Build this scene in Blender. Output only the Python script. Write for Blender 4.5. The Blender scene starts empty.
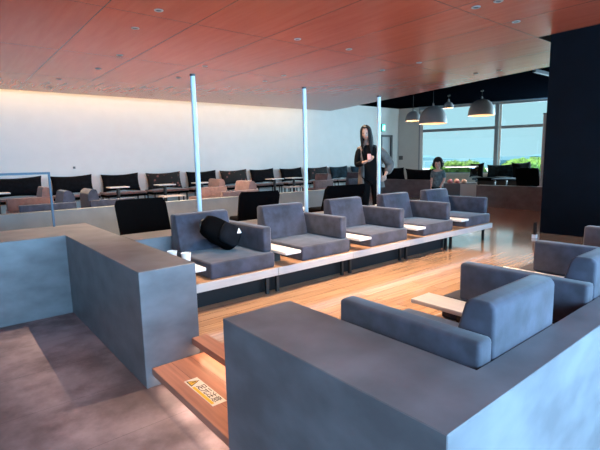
import bpy, bmesh, math, random
from mathutils import Vector, Matrix, Euler
random.seed(7)
PI = math.pi
scene = bpy.context.scene
COL = scene.collection
CONC = -0.265          # stone floor level; the timber floor is z = 0
CTOP = 0.54            # top of the low counters
CEIL = 3.045           # main timber ceiling
UP = 3.52              # dark upper ceiling by the windows

# ------------------------------------------------------------------ materials
def new_mat(name):
    m = bpy.data.materials.new(name); m.use_nodes = True
    nt = m.node_tree
    return m, nt, nt.nodes['Principled BSDF']

def mat(name, col, rough=0.5, metal=0.0, noise=0.0, scale=8.0, bump=0.0, spec=0.5, sheen=0.0, coords='Object', stretch=(1, 1, 1), emit=None, estr=0):
    m, nt, b = new_mat(name)
    b.inputs['Base Color'].default_value = (*col, 1)
    b.inputs['Roughness'].default_value = rough
    b.inputs['Metallic'].default_value = metal
    b.inputs['Specular IOR Level'].default_value = spec
    if sheen:
        b.inputs['Sheen Weight'].default_value = sheen
    if emit:
        b.inputs['Emission Color'].default_value = (*emit, 1)
        b.inputs['Emission Strength'].default_value = estr
    if noise or bump:
        tc = nt.nodes.new('ShaderNodeTexCoord'); mp = nt.nodes.new('ShaderNodeMapping')
        mp.inputs['Scale'].default_value = stretch
        nt.links.new(tc.outputs[coords], mp.inputs[0])
        n = nt.nodes.new('ShaderNodeTexNoise'); n.inputs['Scale'].default_value = scale
        n.inputs['Detail'].default_value = 6
        nt.links.new(mp.outputs[0], n.inputs['Vector'])
        if noise:
            r = nt.nodes.new('ShaderNodeValToRGB')
            lo = [max(0, c * (1 - noise)) for c in col]; hi = [min(1, c * (1 + noise)) for c in col]
            r.color_ramp.elements[0].position = .32; r.color_ramp.elements[1].position = .68
            r.color_ramp.elements[0].color = (*lo, 1); r.color_ramp.elements[1].color = (*hi, 1)
            nt.links.new(n.outputs['Fac'], r.inputs[0]); nt.links.new(r.outputs[0], b.inputs['Base Color'])
        if bump:
            bp = nt.nodes.new('ShaderNodeBump'); bp.inputs['Strength'].default_value = bump
            bp.inputs['Distance'].default_value = .01
            nt.links.new(n.outputs['Fac'], bp.inputs['Height']); nt.links.new(bp.outputs[0], b.inputs['Normal'])
    return m

def wood_floor_mat(name, base, rough, along='X', plank=0.11, length=1.8, coat=0):
    m, nt, b = new_mat(name)
    L = nt.links.new; N = nt.nodes.new
    tc = N('ShaderNodeTexCoord'); mp = N('ShaderNodeMapping')
    if along == 'Y':
        mp.inputs['Rotation'].default_value = (0, 0, PI / 2)
    L(tc.outputs['Object'], mp.inputs[0])
    br = N('ShaderNodeTexBrick'); br.inputs['Scale'].default_value = 1
    br.inputs['Brick Width'].default_value = length; br.inputs['Row Height'].default_value = plank
    br.inputs['Mortar Size'].default_value = .0016; br.inputs['Mortar Smooth'].default_value = .2
    br.offset = .37
    br.inputs['Color1'].default_value = (*[c * 1.12 for c in base], 1)
    br.inputs['Color2'].default_value = (*[c * .82 for c in base], 1)
    br.inputs['Mortar'].default_value = (*[c * .35 for c in base], 1)
    L(mp.outputs[0], br.inputs['Vector'])
    mp2 = N('ShaderNodeMapping'); mp2.inputs['Scale'].default_value = (1.2, 22, 4)
    L(mp.outputs[0], mp2.inputs[0])
    no = N('ShaderNodeTexNoise'); no.inputs['Scale'].default_value = 1.6; no.inputs['Detail'].default_value = 5
    L(mp2.outputs[0], no.inputs['Vector'])
    mr = N('ShaderNodeMapRange'); mr.inputs['From Min'].default_value = .3; mr.inputs['From Max'].default_value = .7
    mr.inputs['To Min'].default_value = .78; mr.inputs['To Max'].default_value = 1.18
    L(no.outputs['Fac'], mr.inputs[0])
    mx = N('ShaderNodeMix'); mx.data_type = 'RGBA'; mx.blend_type = 'MULTIPLY'; mx.inputs['Factor'].default_value = 1
    L(br.outputs['Color'], mx.inputs['A']); L(mr.outputs[0], mx.inputs['B'])
    L(mx.outputs['Result'], b.inputs['Base Color'])
    b.inputs['Roughness'].default_value = rough
    b.inputs['Specular IOR Level'].default_value = .5
    b.inputs['Coat Weight'].default_value = coat; b.inputs['Coat Roughness'].default_value = .10; b.inputs['Coat IOR'].default_value = 1.8
    return m

def stone_mat():
    m, nt, b = new_mat('stone_tile'); L = nt.links.new; N = nt.nodes.new
    tc = N('ShaderNodeTexCoord')
    n1 = N('ShaderNodeTexNoise'); n1.inputs['Scale'].default_value = 2.6; n1.inputs['Detail'].default_value = 8; n1.inputs['Roughness'].default_value = .6
    L(tc.outputs['Object'], n1.inputs['Vector'])
    r = N('ShaderNodeValToRGB')
    r.color_ramp.elements[0].position = .38; r.color_ramp.elements[0].color = (.17, .118, .120, 1)
    r.color_ramp.elements[1].position = .62; r.color_ramp.elements[1].color = (.42, .315, .32, 1)
    L(n1.outputs['Fac'], r.inputs[0])
    # brown stains with shapes of their own
    n2 = N('ShaderNodeTexNoise'); n2.inputs['Scale'].default_value = 1.1; n2.inputs['Detail'].default_value = 7
    mp = N('ShaderNodeMapping'); mp.inputs['Location'].default_value = (3.3, 1.9, 0); mp.inputs['Scale'].default_value = (1, .55, 1)
    L(tc.outputs['Object'], mp.inputs[0]); L(mp.outputs[0], n2.inputs['Vector'])
    r2 = N('ShaderNodeValToRGB'); r2.color_ramp.elements[0].position = .50; r2.color_ramp.elements[1].position = .62
    r2.color_ramp.elements[0].color = (0, 0, 0, 1); r2.color_ramp.elements[1].color = (.75, .75, .75, 1)
    L(n2.outputs['Fac'], r2.inputs[0])
    mx = N('ShaderNodeMix'); mx.data_type = 'RGBA'
    L(r2.outputs[0], mx.inputs['Factor']); L(r.outputs[0], mx.inputs['A']); mx.inputs['B'].default_value = (.105, .075, .072, 1)
    # tile joints
    br = N('ShaderNodeTexBrick'); br.inputs['Scale'].default_value = 1; br.offset = 0
    br.inputs['Brick Width'].default_value = 1.2; br.inputs['Row Height'].default_value = .6; br.inputs['Mortar Size'].default_value = .0018
    br.inputs['Color1'].default_value = (1, 1, 1, 1); br.inputs['Color2'].default_value = (1, 1, 1, 1); br.inputs['Mortar'].default_value = (.55, .55, .55, 1)
    L(tc.outputs['Object'], br.inputs['Vector'])
    m2 = N('ShaderNodeMix'); m2.data_type = 'RGBA'; m2.blend_type = 'MULTIPLY'; m2.inputs['Factor'].default_value = 1
    L(mx.outputs['Result'], m2.inputs['A']); L(br.outputs['Color'], m2.inputs['B'])
    L(m2.outputs['Result'], b.inputs['Base Color'])
    b.inputs['Roughness'].default_value = .55
    return m

def ceiling_mat():
    m, nt, b = new_mat('ceiling_timber_panel'); L = nt.links.new; N = nt.nodes.new
    tc = N('ShaderNodeTexCoord'); sp = N('ShaderNodeSeparateXYZ'); L(tc.outputs['Object'], sp.inputs[0])
    def line(sock, off, period, half):
        a = N('ShaderNodeMath'); a.operation = 'SUBTRACT'; L(sock, a.inputs[0]); a.inputs[1].default_value = off - period / 2 + 50 * 0
        md = N('ShaderNodeMath'); md.operation = 'FLOORED_MODULO'; L(a.outputs[0], md.inputs[0]); md.inputs[1].default_value = period
        s = N('ShaderNodeMath'); s.operation = 'SUBTRACT'; L(md.outputs[0], s.inputs[0]); s.inputs[1].default_value = period / 2
        ab = N('ShaderNodeMath'); ab.operation = 'ABSOLUTE'; L(s.outputs[0], ab.inputs[0])
        lt = N('ShaderNodeMath'); lt.operation = 'LESS_THAN'; L(ab.outputs[0], lt.inputs[0]); lt.inputs[1].default_value = half
        return lt.outputs[0]
    lx = line(sp.outputs[0], 1.72, 1.14, .006); ly = line(sp.outputs[1], 3.195, 2.42, .005)
    mxm = N('ShaderNodeMath'); mxm.operation = 'MAXIMUM'; L(lx, mxm.inputs[0]); L(ly, mxm.inputs[1])
    mp = N('ShaderNodeMapping'); mp.inputs['Scale'].default_value = (6, .5, 1); L(tc.outputs['Object'], mp.inputs[0])
    n = N('ShaderNodeTexNoise'); n.inputs['Scale'].default_value = 2; n.inputs['Detail'].default_value = 6; L(mp.outputs[0], n.inputs['Vector'])
    r = N('ShaderNodeValToRGB'); r.color_ramp.elements[0].position = .3; r.color_ramp.elements[1].position = .7
    r.color_ramp.elements[0].color = (.33, .066, .036, 1); r.color_ramp.elements[1].color = (.37, .084, .046, 1)
    L(n.outputs['Fac'], r.inputs[0])
    mx = N('ShaderNodeMix'); mx.data_type = 'RGBA'; L(mxm.outputs[0], mx.inputs['Factor']); L(r.outputs[0], mx.inputs['A']); mx.inputs['B'].default_value = (.10, .04, .03, 1)
    L(mx.outputs['Result'], b.inputs['Base Color'])
    b.inputs['Roughness'].default_value = .24; b.inputs['Specular IOR Level'].default_value = .28
    return m

M = {}
M['wood'] = wood_floor_mat('timber_floor', (.60, .36, .215), .22, 'X', coat=1.0)
M['step'] = wood_floor_mat('step_timber', (.40, .18, .12), .42, 'Y', .14, 3)
M['stone'] = stone_mat()
M['ceil'] = ceiling_mat()
M['dark_ceil'] = mat('upper_ceiling_navy', (.001, .0016, .003), 1.0, spec=0)
M['wall'] = mat('wall_white_paint', (.74, .75, .74), .75, noise=.02, scale=3)
M['pillar'] = mat('pillar_navy', (.0008, .0026, .0055), .6, noise=.25, scale=3, spec=.12)
M['lam'] = mat('counter_laminate', (.132, .137, .152), .42, noise=.22, scale=4.5, stretch=(1, 1, 1.6))
M['pale'] = mat('partition_pale_laminate', (.125, .150, .160), .5, noise=.12, scale=4)
M['velvet'] = mat('grey_velvet', (.036, .037, .058), .8, noise=.45, scale=9, bump=.25, sheen=.22)
M['velvet2'] = mat('mauve_velvet', (.15, .085, .080), .8, noise=.25, scale=9, bump=.2, sheen=.3)
M['black'] = mat('black_leather', (.0012, .0012, .0016), .8, spec=.04)
M['blackfab'] = mat('black_cushion_fabric', (.0045, .0055, .008), .9, noise=.5, scale=12, spec=.1)
M['bmetal'] = mat('black_metal', (.012, .012, .013), .45)
M['bench_shade'] = mat('shade_panel_charcoal', (.018, .018, .020), .7, spec=.2)  # charcoal of the added panel, standing in for shade below the benches
M['plank'] = mat('bench_timber', (.42, .23, .13), .4, noise=.15, scale=3, stretch=(1, 14, 4))
M['edge'] = mat('bench_pale_edge', (.50, .45, .43), .45, noise=.06, scale=5, stretch=(1, 10, 10))
M['tablet'] = mat('tablet_pale_ash', (.74, .69, .65), .4, noise=.06, scale=4, stretch=(12, 1, 4))
M['white'] = mat('white_enamel', (.80, .82, .83), .4)
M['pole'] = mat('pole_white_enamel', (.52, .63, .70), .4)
M['cup'] = mat('paper_cup', (.82, .80, .79), .6)
M['steel'] = mat('blue_grey_steel', (.03, .07, .12), .5)
M['alu'] = mat('window_aluminium', (.30, .36, .42), .4, metal=.3)
M['pend'] = mat('pendant_grey', (.30, .30, .31), .55, noise=.05)
M['pend_in'] = mat('pendant_lining', (.8, .62, .45), .6)
M['bulb'] = mat('lamp_glow', (1, .8, .6), .5, emit=(1, .72, .42), estr=4)
M['strip'] = mat('case_lamp', (1, .9, .85), .5, emit=(1, .85, .80), estr=5)
M['dl'] = mat('downlight_trim', (.25, .21, .20), .4)
M['dlin'] = mat('downlight_baffle', (.02, .017, .016), .5)
M['skin'] = mat('skin', (.42, .25, .19), .6)
M['hair'] = mat('black_hair', (.006, .0055, .0055), .65, noise=.4, scale=30, stretch=(6, 6, 1), spec=.25)
M['coat'] = mat('grey_coat', (.10, .088, .080), .85, noise=.3, scale=14)
M['blacktop'] = mat('black_cloth', (.0035, .0035, .004), .9, spec=.1)
M['phone'] = mat('pink_case', (.55, .28, .26), .5)
M['childtop'] = mat('teal_shirt', (.06, .10, .11), .85, noise=.4, scale=20)
M['leaf'] = mat('hedge_leaf', (.15, .28, .05), .7, noise=.6, scale=5)
M['sea'] = mat('sea_water', (.20, .34, .40), .6)
M['ground'] = mat('terrace_paving', (.80, .82, .82), .8)
M['hill'] = mat('far_shore', (.19, .36, .45), 1.0, spec=0)  # blue haze of distance is put into this colour
M['exit'] = mat('exit_green', (.02, .45, .32), .4, emit=(.05, .85, .65), estr=.7)
M['exitw'] = mat('exit_white', (.9, .95, .9), .4, emit=(.8, 1, .95), estr=.7)
M['yellow'] = mat('sign_yellow', (.80, .48, .03), .5)
M['signw'] = mat('sign_white', (.80, .72, .66), .5)
M['ink'] = mat('sign_ink', (.02, .018, .018), .5)
M['door'] = mat('door_pale', (.55, .62, .66), .5)
M['doorf'] = mat('door_frame_grey', (.12, .13, .14), .5)
M['case'] = mat('case_white', (.60, .66, .68), .4)
M['food1'] = mat('pastry_pink', (.75, .22, .22), .6, noise=.4, scale=20)
M['food2'] = mat('pastry_tan', (.75, .42, .28), .6, noise=.4, scale=20)

def floral_mat():
    m, nt, b = new_mat('floral_cushion_fabric'); L = nt.links.new; N = nt.nodes.new
    tc = N('ShaderNodeTexCoord'); v = N('ShaderNodeTexVoronoi'); v.inputs['Scale'].default_value = 9
    L(tc.outputs['Object'], v.inputs['Vector'])
    n = N('ShaderNodeTexNoise'); n.inputs['Scale'].default_value = 4; L(tc.outputs['Object'], n.inputs['Vector'])
    a = N('ShaderNodeMath'); a.operation = 'SUBTRACT'; L(n.outputs['Fac'], a.inputs[0]); L(v.outputs['Distance'], a.inputs[1])
    r = N('ShaderNodeValToRGB'); r.color_ramp.elements[0].position = .16; r.color_ramp.elements[1].position = .36
    r.color_ramp.elements[0].color = (.005, .006, .008, 1); r.color_ramp.elements[1].color = (.20, .08, .075, 1)
    L(a.outputs[0], r.inputs[0]); L(r.outputs[0], b.inputs['Base Color']); b.inputs['Roughness'].default_value = .85
    return m
M['floral'] = floral_mat()
M['teal'] = mat('teal_cushion_fabric', (.008, .022, .034), .85, noise=.8, scale=7, spec=.2)

def glass_mat():
    m = bpy.data.materials.new('clear_glass'); m.use_nodes = True; nt = m.node_tree; nt.nodes.clear()
    o = nt.nodes.new('ShaderNodeOutputMaterial'); mx = nt.nodes.new('ShaderNodeMixShader')
    t = nt.nodes.new('ShaderNodeBsdfTransparent'); g = nt.nodes.new('ShaderNodeBsdfGlossy')
    g.inputs['Roughness'].default_value = .02; t.inputs[0].default_value = (.95, .985, .99, 1)
    mx.inputs[0].default_value = .04
    nt.links.new(t.outputs[0], mx.inputs[1]); nt.links.new(g.outputs[0], mx.inputs[2])
    nt.links.new(mx.outputs[0], o.inputs[0])
    return m
M['glass'] = glass_mat()

# ------------------------------------------------------------------ mesh helpers
def add_box(bm, x0, x1, y0, y1, z0, z1, bev=0.0, seg=2):
    t = bmesh.new()
    bmesh.ops.create_cube(t, size=1)
    for v in t.verts:
        v.co = Vector(((x0 + x1) / 2 + v.co.x * (x1 - x0), (y0 + y1) / 2 + v.co.y * (y1 - y0), (z0 + z1) / 2 + v.co.z * (z1 - z0)))
    if bev:
        bmesh.ops.bevel(t, geom=t.edges[:], offset=bev, segments=seg, profile=.5, affect='EDGES')
    merge(bm, t)

def merge(bm, t, mx=None):
    if mx is not None:
        bmesh.ops.transform(t, matrix=mx, verts=t.verts)
    me = bpy.data.meshes.new('tmp'); t.to_mesh(me); t.free()
    bm.from_mesh(me); bpy.data.meshes.remove(me)

def box(*a, **k):
    bm = bmesh.new(); add_box(bm, *a, **k); return bm

def add_tube(bm, p0, p1, r0, r1=None, seg=16):
    r1 = r0 if r1 is None else r1
    p0, p1 = Vector(p0), Vector(p1); d = p1 - p0
    t = bmesh.new()
    bmesh.ops.create_cone(t, cap_ends=True, segments=seg, radius1=r0, radius2=r1, depth=d.length)
    q = Vector((0, 0, 1)).rotation_difference(d.normalized())
    merge(bm, t, Matrix.Translation((p0 + p1) / 2) @ q.to_matrix().to_4x4())

def add_lathe(bm, prof, seg=32, centre=(0, 0, 0)):
    rings = []
    for r, z in prof:
        if r < 1e-6:
            rings.append([bm.verts.new((centre[0], centre[1], centre[2] + z))])
        else:
            rings.append([bm.verts.new((centre[0] + r * math.cos(2 * PI * i / seg), centre[1] + r * math.sin(2 * PI * i / seg), centre[2] + z)) for i in range(seg)])
    for a, b in zip(rings, rings[1:]):
        for i in range(seg):
            j = (i + 1) % seg
            if len(a) == 1 and len(b) == 1: continue
            if len(a) == 1: bm.faces.new((a[0], b[j], b[i]))
            elif len(b) == 1: bm.faces.new((a[i], a[j], b[0]))
            else: bm.faces.new((a[i], a[j], b[j], b[i]))

def add_prism(bm, pts, axis, a, b):
    """extrude the outline pts (2-D) along axis from a to b"""
    def P(u, v, w):
        return {'x': (w, u, v), 'y': (u, w, v), 'z': (u, v, w)}[axis]
    A = [bm.verts.new(P(u, v, a)) for u, v in pts]; B = [bm.verts.new(P(u, v, b)) for u, v in pts]
    n = len(pts)
    bm.faces.new(A); bm.faces.new(B[::-1])
    for i in range(n):
        bm.faces.new((A[i], B[i], B[(i + 1) % n], A[(i + 1) % n]))
    bmesh.ops.recalc_face_normals(bm, faces=bm.faces[:])

def prism(pts, axis, a, b, bev=0, seg=2):
    bm = bmesh.new(); add_prism(bm, pts, axis, a, b)
    if bev:
        bmesh.ops.bevel(bm, geom=bm.edges[:], offset=bev, segments=seg, profile=.5, affect='EDGES')
    return bm

def obj(name, bm, m, parent=None, smooth=False, sharp=35):
    bmesh.ops.recalc_face_normals(bm, faces=bm.faces[:])
    me = bpy.data.meshes.new(name); bm.to_mesh(me); bm.free()
    me.materials.append(M[m] if isinstance(m, str) else m)
    if smooth:
        for p in me.polygons: p.use_smooth = True
        try: me.set_sharp_from_angle(angle=math.radians(sharp))
        except Exception: pass
    o = bpy.data.objects.new(name, me); COL.objects.link(o)
    if parent is not None: o.parent = parent
    return o

def tag(o, label, cat, group=None):
    o['label'] = label; o['category'] = cat
    if group: o['group'] = group
    return o

def thing(name, label, cat, loc=(0, 0, 0), rz=0, group=None):
    o = bpy.data.objects.new(name, None); COL.objects.link(o)
    o.location = loc; o.rotation_euler = (0, 0, rz)
    return tag(o, label, cat, group)

def struct(name, bm, m, parent=None):
    o = obj(name, bm, m, parent)
    if parent is None: o['kind'] = 'structure'
    return o

def dup(src, loc, rz, label, group=None):
    r = src.copy(); COL.objects.link(r); r.location = loc; r.rotation_euler = (0, 0, rz)
    r['label'] = label
    if group: r['group'] = group
    for ch in list(src.children):
        c = ch.copy(); COL.objects.link(c); c.parent = r
        for g in list(ch.children):
            d = g.copy(); COL.objects.link(d); d.parent = c
    return r

# ------------------------------------------------------------------ setting
# floors
bm = bmesh.new()
add_prism(bm, [(1.30, .60), (26, .60), (26, 13.6), (-6, 13.6), (-6, 5.4), (1.30, 5.4)], 'z', -.047, 0)
struct('floor', bm, 'wood')
bm = bmesh.new(); add_box(bm, -6, 26, -4, 5.6, CONC - .1, CONC)
struct('floor_stone', bm, 'stone')
bm = bmesh.new(); add_box(bm, 1.372, 1.39, 1.0, 2.95, CONC, -.048); add_box(bm, 1.06, 1.075, 1.7, 2.825, CONC, -.178)
struct('trim_riser', bm, 'edge')
bm = box(.985, 1.371, 1.705, 2.815, -.177, -.127, bev=.004)
struct('trim_tread', bm, 'step')
bm = box(1.285, 1.40, 1.30, 2.818, -.0465, .0015, bev=.003)
struct('trim_nosing', bm, 'step')

# walls
WC = Vector((17.06, 13.4)); TH = math.radians(23); WD = Vector((math.sin(TH), -math.cos(TH))); WN = Vector((WD.y, -WD.x))  # WN points outdoors? fixed below
if WN.dot(Vector((1, 0))) < 0: WN = -WN
bm = box(-6.1, 15.82, 13.4, 13.55, 0, 3.6); add_box(bm, 16.56, 17.3, 13.4, 13.55, 0, 3.6); add_box(bm, 15.82, 16.56, 13.4, 13.55, 2.25, 3.6)
struct('wall_back', bm, 'wall')
struct('wall_left', box(-6.15, -6, -4, 13.4, CONC, 3.6), 'wall')
d1 = struct('door_1', box(15.86, 16.52, 13.46, 13.50, 0, 2.22), 'door')
bm = box(15.80, 15.87, 13.385, 13.53, 0, 2.31); add_box(bm, 16.50, 16.60, 13.385, 13.53, 0, 2.31); add_box(bm, 15.8, 16.6, 13.385, 13.53, 2.22, 2.31)
struct('door_frame', bm, 'doorf', d1)
bm = bmesh.new(); add_tube(bm, (15.93, 13.42, 1.0), (15.93, 13.42, 1.15), .015); struct('door_handle', bm, 'bmetal', d1)

def wbox(bm, s0, s1, n0, n1, z0, z1):
    """box in window-wall coordinates: s along the wall, n outwards"""
    P = [(s, n) for s, n in ((s0, n0), (s1, n0), (s1, n1), (s0, n1))]
    add_prism(bm, [tuple(WC + WD * s + WN * n) for s, n in P], 'z', z0, z1)

SILL, HEAD, TRANS = .50, 3.41, 2.455
bm = bmesh.new()
wbox(bm, 0, .93, 0, .16, 0, 3.6); wbox(bm, .93, 12.6, 0, .16, 0, SILL); wbox(bm, .93, 12.6, 0, .16, HEAD + .06, 3.6)
struct('wall_right', bm, 'wall')
w1 = bmesh.new()
wbox(w1, .93, .99, .02, .12, SILL, HEAD); wbox(w1, .93, 12.6, .02, .12, SILL, SILL + .06); wbox(w1, .93, 12.6, -.02, .14, HEAD, HEAD + .07)
wbox(w1, .93, 12.6, .01, .13, TRANS - .06, TRANS + .06)
for s in (4.24, 8.0, 11.8):
    wbox(w1, s - .10, s + .05, -.02, .14, SILL, HEAD)
win1 = struct('window_1', w1, 'alu')
bm = bmesh.new()
for s in (4.36, 8.12): wbox(bm, s - .05, s + .04, .0, .12, SILL, HEAD)
wbox(bm, .99, 1.12, .0, .12, SILL, HEAD)
struct('window_frame', bm, 'white', win1)
bm = bmesh.new(); wbox(bm, .93, 12.6, .062, .072, SILL, HEAD); struct('window_pane', bm, 'glass', win1)
bm = bmesh.new(); wbox(bm, .93, 12.6, -.22, .02, SILL - .02, SILL + .03); struct('window_sill', bm, 'white', win1)
bm = bmesh.new(); wbox(bm, .9, 12.6, -.25, -.021, HEAD + .10, HEAD + .20); struct('trim_blind_box', bm, 'steel')

# ceilings
ceil_pts = [(-6, -4), (7.44, -4), (7.44, 3.19), (9.84, 3.19), (10.01, 3.98), (11.49, 11.40), (11.66, 12.35), (-6, 13.02)]
bm = bmesh.new(); add_prism(bm, ceil_pts, 'z', CEIL, CEIL + .09); struct('ceiling', bm, 'ceil')
struct('ceiling_upper', box(-6.1, 10.0, -4, 13.6, UP + .08, UP + .18), 'dark_ceil')
bm = bmesh.new(); add_prism(bm, [(9.9, -4), (24, -4), (21.9, 2.5), (17.2, 13.39), (9.9, 13.39)], 'z', UP, UP + .05); struct('ceiling_dark', bm, 'dark_ceil')
bm = bmesh.new()
add_box(bm, 12.3, 14.6, 5.28, 5.36, UP - .14, UP - .06)
struct('trim_ceiling_track', bm, 'steel')
# pillar
struct('pillar', box(7.45, 9.2, -3.9, 3.0, -.02, UP + .07), 'pillar')
# wall with tall windows behind the viewpoint
bm = box(-6, 7.44, -3.2, -3.0, CONC, -.2); add_box(bm, -6, 7.44, -3.2, -3.0, 2.85, 3.6); add_box(bm, -6, -1.78, -3.2, -3.0, -.2, 2.85); add_box(bm, 7.2, 7.44, -3.2, -3.0, -.2, 2.85)
struct('wall_front', bm, 'wall')
bm = bmesh.new()
for i in range(6): add_box(bm, -1.74 + i * 1.78 - .04, -1.74 + i * 1.78 + .04, -3.16, -3.06, -.2, 2.85)
struct('window_2', bm, 'alu')
bm = bmesh.new(); add_box(bm, 24.0, 24.15, -4, 2.0, CONC, 3.6); struct('wall_far', bm, 'wall')

# outside
struct('ground_outside', box(14, 60, -30, 60, -.5, -.35), 'ground')
bm = bmesh.new(); add_box(bm, 60, 4000, -3000, 3500, -14.2, -14); struct('sea', bm, 'sea')
bm = bmesh.new()
N = 90; base = []
for i in range(N + 1):
    a = math.radians(14 + i * .33); R = 2600
    h = 15 + 12 * math.sin(i * .11) + 5 * math.sin(i * .31 + 1) + 2.5 * math.sin(i * .73)
    row = [bm.verts.new((q * math.cos(a), q * math.sin(a), z)) for q, z in ((R, -14), (R, -14 + h * .6), (R + 60, -14 + h), (R + 400, -14))]
    if base:
        for k in range(3): bm.faces.new((base[k], base[k + 1], row[k + 1], row[k]))
    base = row
struct('far_shore', bm, 'hill')
bm = bmesh.new()
for (deg, R, w, h) in ((28, 300, 26, 13), (24.5, 320, 20, 15), (32, 340, 30, 12.4)):
    a = math.radians(deg); c = Vector((R * math.cos(a), R * math.sin(a)))
    add_box(bm, c.x - w * .3, c.x + w * .3, c.y - w / 2, c.y + w / 2, -14, -14 + h)
struct('far_breakwater', bm, 'hill')

random.seed(11)
def bush(name, s0, s1, n, top, label):
    bm = bmesh.new()
    k = int((s1 - s0) / .22)
    for i in range(k * 3):
        s = random.uniform(s0, s1); r = random.uniform(.28, .5)
        edge = min(1, min(s - s0, s1 - s) / .7 + .45)
        z = top * edge - r + random.uniform(-.16, .04)
        p = WC + WD * s + WN * (n + random.uniform(-.5, .5))
        t = bmesh.new(); bmesh.ops.create_icosphere(t, subdivisions=3, radius=r)
        for v in t.verts: v.co *= 1 + random.uniform(-.18, .18)
        merge(bm, t, Matrix.Translation((p.x, p.y, z)))
        for q in range(60):
            dr = Vector((random.gauss(0, 1), random.gauss(0, 1), random.gauss(0, 1))).normalized()
            c = Vector((p.x, p.y, z)) + dr * r * random.uniform(.95, 1.18)
            u = Vector((random.gauss(0, 1), random.gauss(0, 1), random.gauss(0, 1))).normalized() * .07
            w = u.cross(dr).normalized() * .03
            vs = [bm.verts.new(c + x) for x in (-u, w, u, -w)]
            bm.faces.new(vs)
    add_box(bm, *(lambda p: (p.x - .1, p.x + .1, p.y - .1, p.y + .1))(WC + WD * ((s0 + s1) / 2) + WN * n), -.36, .4)
    return tag(obj(name, bm, 'leaf'), label, 'hedge')
bush('hedge', 1.0, 3.5, 2.6, 1.02, 'bright green clipped hedge outside the window behind the child')
bush('hedge', 4.3, 9.0, 2.6, 1.10, 'longer bright green hedge outside the window, beside the navy pillar')

# ------------------------------------------------------------------ counters
def counter(name, label, pts, z0=CONC, z1=CTOP, m='lam'):
    bm = bmesh.new(); add_prism(bm, pts, 'z', z0, z1)
    return tag(obj(name, bm, m), label, 'counter')
# counter by the steps: end block notched over the step
t = bmesh.new()
add_prism(t, [(.928, 1.70), (.928, .565), (7.1, .565), (7.1, .70), (1.31, .70), (1.31, 1.70)], 'z', CONC, CTOP)
bmesh.ops.bevel(t, geom=t.edges[:], offset=.003, segments=1, affect='EDGES')
tag(obj('counter', t, 'lam'), 'grey laminate L-shaped low counter wrapped around the backs of the rotated armchairs', 'counter')
t = bmesh.new()
add_prism(t, [(.945, 2.82), (1.345, 2.82), (1.345, 5.75), (-5.9, 5.75), (-5.9, 4.88), (.945, 4.88)], 'z', CONC, CTOP)
bmesh.ops.bevel(t, geom=t.edges[:], offset=.003, segments=1, affect='EDGES')
tag(obj('counter', t, 'lam'), 'grey L-shaped low counter around the stained stone floor, its end block at the step', 'counter')
t = box(1.35, 6.25, 4.055, 4.47, .001, CTOP, bev=.003, seg=1)
tag(obj('counter', t, 'lam'), 'low laminate wall running behind the row of bench armchairs and carrying white poles', 'counter')
t = box(-5.9, 7.42, 7.70, 7.86, .001, CTOP, bev=.003, seg=1)
tag(obj('counter', t, 'pale'), 'long pale grey low partition beyond the black chairs, in front of the mauve sofas', 'counter')
t = box(10.35, 10.55, 3.05, 5.72, .001, CTOP, bev=.003, seg=1)
tag(obj('counter', t, 'lam'), 'short dark grey low partition beside the navy pillar with one slim pole', 'counter')
t = box(11.95, 12.12, 8.1, 10.7, .001, CTOP, bev=.003, seg=1)
tag(obj('counter', t, 'lam'), 'dark grey low partition under two black cushions, behind the standing woman', 'counter')

# ------------------------------------------------------------------ bench armchairs
def make_chair(name, label, group, m='velvet', bh=.495, mirror=1, ah=.375, af=-.33, bx=-.33):
    t = thing(name, label, 'armchair', group=group)
    s = mirror
    def X(a, b): return (a, b) if s > 0 else (-b, -a)
    sc = box(*X(-.33, .33), -.375, .40, 0, .140, bev=.018, seg=3)
    obj('seat', sc, m, t, smooth=True)
    prof = [(.205, .14), (.405, .14), (.405, bh - .02), (.385, bh), (.31, bh), (.29, bh - .02)]
    x0, x1 = X(bx, .238)
    b = prism(prof, 'x', x0, x1, bev=.014, seg=3)
    obj('backrest', b, m, t, smooth=True)
    b = box(*X(.240, .33), af, .405, .141, ah, bev=.018, seg=3)
    obj('armrest', b, m, t, smooth=True)
    return t
chair0 = None
GB = 'bench armchairs facing the wooden floor'
L_B = ['grey velvet armchair holding the black backpack', 'grey velvet bench armchair, second along from the paper cups',
       'grey velvet bench armchair below the standing woman, third along from the paper cups', 'grey velvet bench armchair between the third and the end chair of the row',
       'grey velvet bench armchair at the window end of the row']
CZ = .2605
for i in range(5):
    loc = (2.018 + .99 * i, 3.625, CZ)
    if i == 0:
        chair0 = make_chair('bench_armchair', L_B[0], GB); chair0.location = loc
    else:
        dup(chair0, loc, 0, L_B[i], GB)
L_R = ['blue-lit grey velvet armchair in the corner of the L-shaped counter', 'grey velvet armchair behind the pale tablet table, second along the counter',
       'third grey velvet armchair along the counter wing, its back cut by the picture edge', 'grey velvet armchair by the navy pillar, only its arm in view']
GR = 'armchairs backing onto the low counter wing'
chair1 = None
for i in range(4):
    loc = (1.663 + .985 * i, 1.108, CZ)
    if i == 0:
        chair1 = make_chair('counter_armchair', L_R[0], GR, bh=.475, ah=.362, af=-.26, bx=-.27); chair1.location = loc; chair1.rotation_euler = (0, 0, PI)
    else: dup(chair1, loc, PI, L_R[i], GR)

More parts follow.
